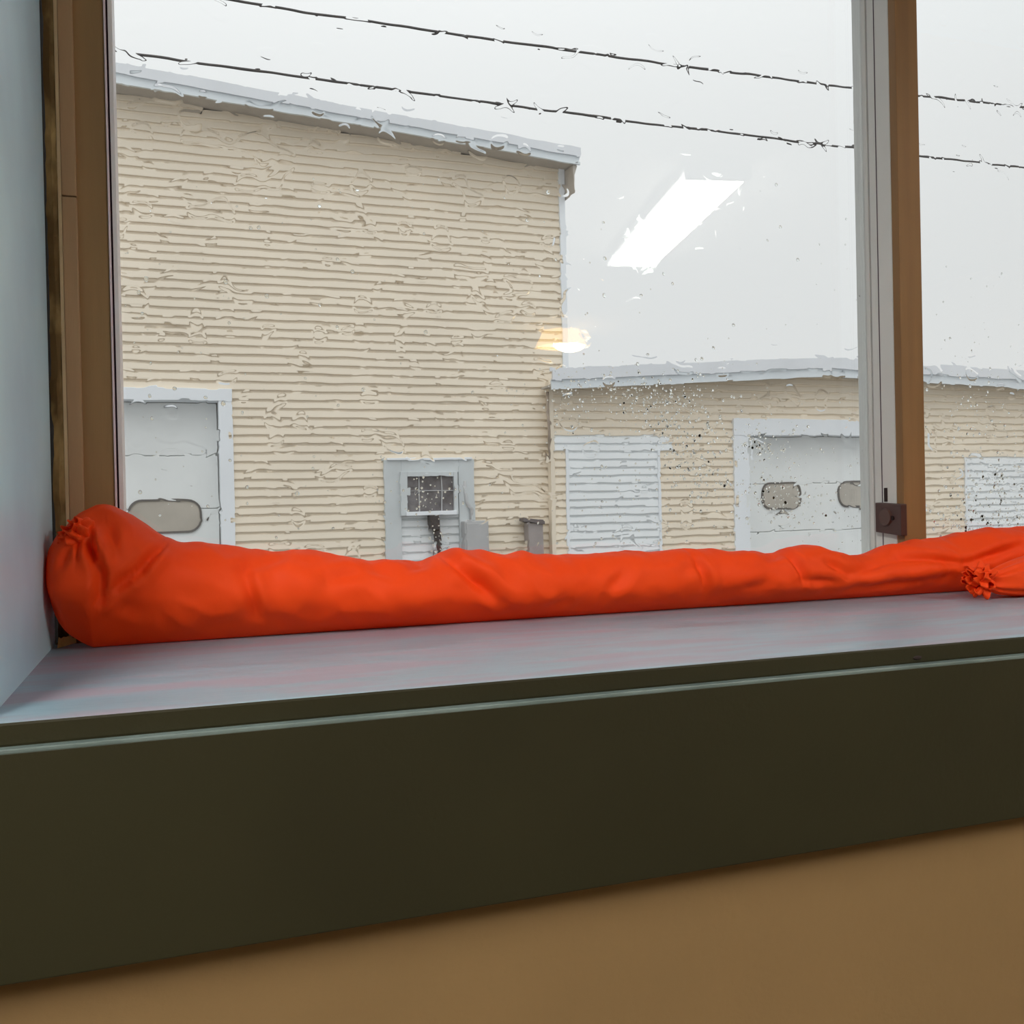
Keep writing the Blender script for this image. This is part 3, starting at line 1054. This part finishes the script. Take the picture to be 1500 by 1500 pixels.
# boarded window unit of the tall wall
U1 = obj('window_surround', box(wx0, wx0 + 0.19, yd - 0.06, yd + 0.02, Z0 + 0.4, wz1, 0.004), M['wframe'], T1)
obj('surround_board', box(wx1 - 0.19, wx1, yd - 0.06, yd + 0.02, Z0 + 0.4, wz1, 0.004), M['wframe'], U1)
obj('surround_board', box(wx0 + 0.19, wx1 - 0.19, yd - 0.06, yd + 0.02, wz1 - 0.14, wz1, 0.004), M['wframe'], U1)
obj('drip_cap', box(wx0 + 0.03, wx1 - 0.03, yd - 0.085, yd - 0.04, wz1 - 0.004, wz1 + 0.022, 0.004), M['wtrim'], U1)
fx0, fx1 = bx_(584, 725), bx_(668, 725)
fz0, fz1 = Z(620, 755, yd), Z(620, 691, yd)
gx0, gx1 = bx_(594, 725), bx_(662, 725)
gz0, gz1 = Z(625, 749, yd), Z(625, 698, yd)
V1 = obj('vent_frame', box(fx0, gx0, yd - 0.10, yd, fz0, fz1, 0.004), M['wframe'], T1)
obj('frame_side', box(gx1, fx1, yd - 0.10, yd, fz0, fz1, 0.004), M['wframe'], V1)
obj('frame_top', box(gx0, gx1, yd - 0.10, yd, gz1, fz1, 0.004), M['wframe'], V1)
obj('frame_sill', box(gx0 - 0.02, gx1 + 0.02, yd - 0.13, yd, fz0, gz0, 0.004), M['wtrim'], V1)
obj('vent_screen', box(gx0, gx1, yd - 0.055, yd, gz0, gz1), M['screen'], V1)
gm = (gx0 + gx1) / 2
obj('screen_bar', box(gx0 + 0.14, gx0 + 0.152, yd - 0.07, yd - 0.05, gz0, gz1), M['ebox'], V1)
obj('screen_bar', box(gx1 - 0.15, gx1 - 0.138, yd - 0.07, yd - 0.05, gz0, gz1), M['ebox'], V1)
obj('screen_bar', box(gx0, gx1, yd - 0.066, yd - 0.05, (gz0 + gz1) / 2 + 0.03, (gz0 + gz1) / 2 + 0.04), M['ebox'], V1)
z = Z0 + 0.4
while z < fz0 - 0.02:
    board_mesh(wx1 - wx0 - 0.38, U1, yd, wx0 + 0.19, z, M['wsiding'], 'infill_board')
    z += E_
obj('infill_back', box(wx0 + 0.19, wx1 - 0.19, yd - 0.004, yd + 0.01, fz0 - 0.1, wz1 - 0.14), M['wframe'], U1)
# black hose hanging from the vent
ho = tag(empty('drain_hose', (bx_(632, 760), yd - 0.1, fz0)), 'black drain hose hanging below the small screened vent', 'hose')
hx = bx_(632, 770)
obj('hose_bracket', box(hx - 0.055, hx + 0.06, yd - 0.16, yd - 0.02, Z(630, 776, yd), fz0 - 0.002, 0.008), M['pipe'], ho)
path = []
for i in range(15):
    t = i / 14
    zz = Z(630, 774, yd) + (Z0 + 0.5 - Z(630, 774, yd)) * t
    path.append((hx + 0.03 + 0.018 * math.sin(t * 9), yd - 0.09, zz))
obj('hose', tube(path, 0.045, 12), M['pipe'], ho, smooth=True)

# electrical box and vent hood on the wall
ex0, ex1 = bx_(681, 780, yd - 0.2), bx_(716, 780, yd - 0.2)
ez1 = Z(700, 763, yd - 0.2)
eb = tag(empty('electrical_box', ((ex0 + ex1) / 2, yd, ez1 - 0.5)), 'grey electrical box on the cream wall beside the boarded vent', 'electrical box')
obj('box_body', box(ex0, ex1, yd - 0.2, yd - 0.026, ez1 - 0.62, ez1, 0.012), M['ebox'], eb)
obj('box_door', box(ex0 + 0.02, ex1 - 0.02, yd - 0.212, yd - 0.198, ez1 - 0.60, ez1 - 0.025, 0.006), M['ebox'], eb)
cx_ = bx_(690, 735, yd - 0.08)
obj('conduit', tube([(cx_, yd - 0.08, ez1 - 0.02), (cx_, yd - 0.08, Z(690, 748, yd)), (cx_ - 0.05, yd - 0.06, Z(690, 735, yd)), (cx_ - 0.06, yd - 0.05, Z(690, 705, yd))], 0.02, 10), M['ebox'], eb, smooth=True)
vx0, vx1 = bx_(773, 785, yd - 0.18), bx_(796, 785, yd - 0.18)
vz1 = Z(782, 759, yd - 0.18)
vh = tag(empty('vent_hood', ((vx0 + vx1) / 2, yd, vz1 - 0.5)), 'taupe vent duct with dark cap near the white infilled doorway', 'vent')
obj('duct', box(vx0 + 0.01, vx1, yd - 0.18, yd - 0.026, vz1 - 0.75, vz1 - 0.06, 0.01), M['hood'], vh)
bm = prism([(vx0 - 0.06, vz1 - 0.035), (vx1 + 0.01, vz1 - 0.075), (vx1 + 0.01, vz1 - 0.03), (vx0 - 0.06, vz1 + 0.01)], 'y', yd - 0.21, yd - 0.02)
obj('duct_cap', bm, M['hoodtop'], vh)

# ---- low building
T2 = building('low_building', 'low cream clapboard building with shallow gable and white garage door', (9.0, YB_W, Z0))
YF2 = YB_W - 0.28
tl, ta, tr = on_y(807, 540, YF2), on_y(1215, 524, YF2), on_y(1500, 544, YF2)
slr = (tr.z - ta.z) / (tr.x - ta.x)
XB1 = 15.5
ptsB = [(tl.x, tl.z), (ta.x, ta.z), (XB1, ta.z + slr * (XB1 - ta.x))]
hB = tl.z - on_y(807, 571, YF2).z


def rakeB(x):
    return lerp_table([(p[0], p[1]) for p in ptsB], x)


XC = XA1 + 0.02
wallB = obj('wall_core', prism([(XC, Z0), (XB1 - 0.2, Z0), (XB1 - 0.2, rakeB(XB1) - 0.12), (ta.x, ta.z - 0.12), (XC, rakeB(XC) - 0.12)], 'y', YB_W + 0.55, YB_W + 0.7), M['inner'], T2)
tag(wallB, 'cream and white painted lap siding wall')
bdx0 = X(1095, 700, YB_W)
fwB = bdx0 - X(1073, 700, YB_W)
bdz1 = Z(1180, 638, YB_W)
bdx1 = bdx0 + 2.6
# white painted areas of the low wall
hx0, hx1 = X(811, 650, YB_W), X(984, 650, YB_W)
hz0, hz1 = Z(900, 659, YB_W), Z(900, 639, YB_W)
px0, px1 = X(830, 730, YB_W), X(965, 730, YB_W)
qx0, qx1 = X(1413, 730, YB_W), X(1413, 730, YB_W) + 1.7
qz1 = Z(1440, 670, YB_W)
nB = int((ta.z - Z0) / E_) + 1
for k in range(nB):
    z = Z0 + k * E_
    zm_ = z + E_ / 2
    if zm_ > ta.z - 0.12:
        break
    xs = [x / 20 for x in range(int(XB0 * 20), int(XB1 * 20)) if rakeB(x / 20) - 0.10 > zm_]
    xa, xb = max(XB0, xs[0]), min(XB1 - 0.2, xs[-1])
    white = []
    if zm_ < hz0:
        white.append((px0, px1))
    elif zm_ < hz1:
        white.append((hx0, hx1))
    if zm_ < qz1:
        white.append((qx0, qx1))
    door = [(bdx0 - fwB + 0.005, bdx1 + fwB - 0.005)] if zm_ < bdz1 + fwB * 0.95 else []
    for s, e in sub_intervals(xa, xb, white + door):
        board_mesh(e - s, wallB, YB_W, s, z, M['cream'])
    for s, e in white:
        board_mesh(e - s, wallB, YB_W - 0.004, s, z, M['wsiding'])
for xx in (px0, px1):
    obj('infill_edge', box(xx - 0.018, xx + 0.018, YB_W - 0.04, YB_W, Z0, hz0, 0.003), M['wtrim'], T2)
obj('infill_edge', box(qx0 - 0.016, qx0 + 0.016, YB_W - 0.04, YB_W, Z0, qz1, 0.003), M['wtrim'], T2)
obj('side_wall', box(XB0 - 0.012, XB0 + 0.04, YB_W - 0.03, YA_W - 0.027, Z0, rakeB(XB0) - 0.12), M['cream'], T2)
obj('side_wall', box(XB1 - 0.25, XB1 - 0.2, YB_W, YB_W + 8, Z0, rakeB(XB1) - 0.12), M['cream'], T2)
# thin brown tube drawn for the stain down the join of the two walls
obj('join_stain', tube([(XB0 - 0.03, YB_W - 0.03, rakeB(XB0) - hB), (XB0 - 0.035, YB_W - 0.03, 1.95)], 0.016, 10), M['stain'], T2, smooth=True)
rake_board(T2, [(XC, rakeB(XC))] + ptsB[1:], YF2 - 0.02, YB_W + 8, 0, 0.05, M['roof'], 'roof_deck')
rake_board(T2, ptsB, YF2 - 0.06, YF2 - 0.025, 0, hB * 0.56, M['fasc1'], 'rake_trim')
rake_board(T2, ptsB, YF2 - 0.03, YF2, hB * 0.5, hB, M['fasc2'], 'fascia_board')
rake_board(T2, ptsB, YF2, YB_W + 0.05, hB * 0.75, hB * 0.85, M['soffit'], 'soffit')
b0, b1 = on_y(1117, 709, YB_W + 0.2), on_y(1171, 743, YB_W + 0.2)
c0 = on_y(1228, 709, YB_W + 0.2)
bw, bh = (b1.x - b0.x) / 2, (b0.z - b1.z) / 2
step = c0.x - b0.x
overhead_door(T2, bdx0, bdx1, Z0, bdz1, YB_W, [((b0.x + b1.x) / 2 + step * k, (b0.z + b1.z) / 2, bw, bh) for k in range(2)], fwB, 0.20, 4)


# ------------------------------------------------------------------ ceiling lights (seen mirrored in the glass, plus an added fill strip)
def strip_light(x, y, L, Wd, label, rz=0.0):
    t = tag(empty('ceiling_light', (x, y, CEIL)), label, 'ceiling light', 'fluorescent ceiling lights')
    t.rotation_euler.z = rz
    for nm, bmx, mm in (('housing', box(-Wd / 2, Wd / 2, -L / 2, L / 2, -0.03, 0, 0.003), M['fixture']),
                        ('diffuser', box(-Wd / 2 + 0.012, Wd / 2 - 0.012, -L / 2 + 0.015, L / 2 - 0.015, -0.055, -0.03, 0.008), M['tube_light']),
                        ('end_cap', box(-Wd / 2, Wd / 2, -L / 2 - 0.006, -L / 2 + 0.015, -0.058, 0, 0.003), M['fixture']),
                        ('end_cap', box(-Wd / 2, Wd / 2, L / 2 - 0.015, L / 2 + 0.006, -0.058, 0, 0.003), M['fixture'])):
        bmesh.ops.recalc_face_normals(bmx, faces=bmx.faces[:])
        me = bpy.data.meshes.new(nm)
        bmx.to_mesh(me)
        bmx.free()
        me.materials.append(mm)
        o = bpy.data.objects.new(nm, me)
        COL.objects.link(o)
        o.parent = t
    return t


def mirrored(px, py, z):
    q = on_z(px, py, z)
    return Vector((q.x, 2 * (YG + 0.002) - q.y, z))


m0, m1 = mirrored(925, 392, CEIL - 0.055), mirrored(1052, 262, CEIL - 0.055)
mc = (m0 + m1) / 2
strip_light(mc.x, mc.y, (m1 - m0).length, 0.21, 'long fluorescent ceiling light mirrored in the wide window pane', math.atan2(m1.y - m0.y, m1.x - m0.x) - math.pi / 2)
strip_light(-0.55, -0.45, 1.22, 0.21, 'added unseen fluorescent fill light over the reveal side of the room')  # unseen strip added to brighten the left end of the bag

wl = mirrored(822, 503, CEIL - 0.10)
lamp = tag(empty('ceiling_lamp', (wl.x, wl.y, CEIL)), 'amber shaded ceiling lamp mirrored beside the tall building corner', 'ceiling light')
for nm, bmx, mm in (('ceiling_plate', None, M['fixture']), ('amber_shade', None, M['amber_light']), ('bulb', None, M['warm_light'])):
    bmx = bmesh.new()
    if nm == 'ceiling_plate':
        bmesh.ops.create_cone(bmx, cap_ends=True, segments=28, radius1=0.10, radius2=0.10, depth=0.03)
        bmesh.ops.translate(bmx, vec=(0, 0, -0.015), verts=bmx.verts)
    elif nm == 'amber_shade':
        bmesh.ops.create_cone(bmx, cap_ends=False, segments=32, radius1=0.15, radius2=0.11, depth=0.09)
        bmesh.ops.translate(bmx, vec=(0, 0, -0.075), verts=bmx.verts)
        bmesh.ops.solidify(bmx, geom=bmx.faces[:], thickness=0.004)
    else:
        bmesh.ops.create_uvsphere(bmx, u_segments=20, v_segments=12, radius=0.06)
        bmesh.ops.scale(bmx, vec=(1.7, 1.0, 0.8), verts=bmx.verts)
        bmesh.ops.translate(bmx, vec=(0.05, 0, -0.105), verts=bmx.verts)
    bmesh.ops.recalc_face_normals(bmx, faces=bmx.faces[:])
    me = bpy.data.meshes.new(nm)
    bmx.to_mesh(me)
    bmx.free()
    me.materials.append(mm)
    o = bpy.data.objects.new(nm, me)
    COL.objects.link(o)
    o.parent = lamp
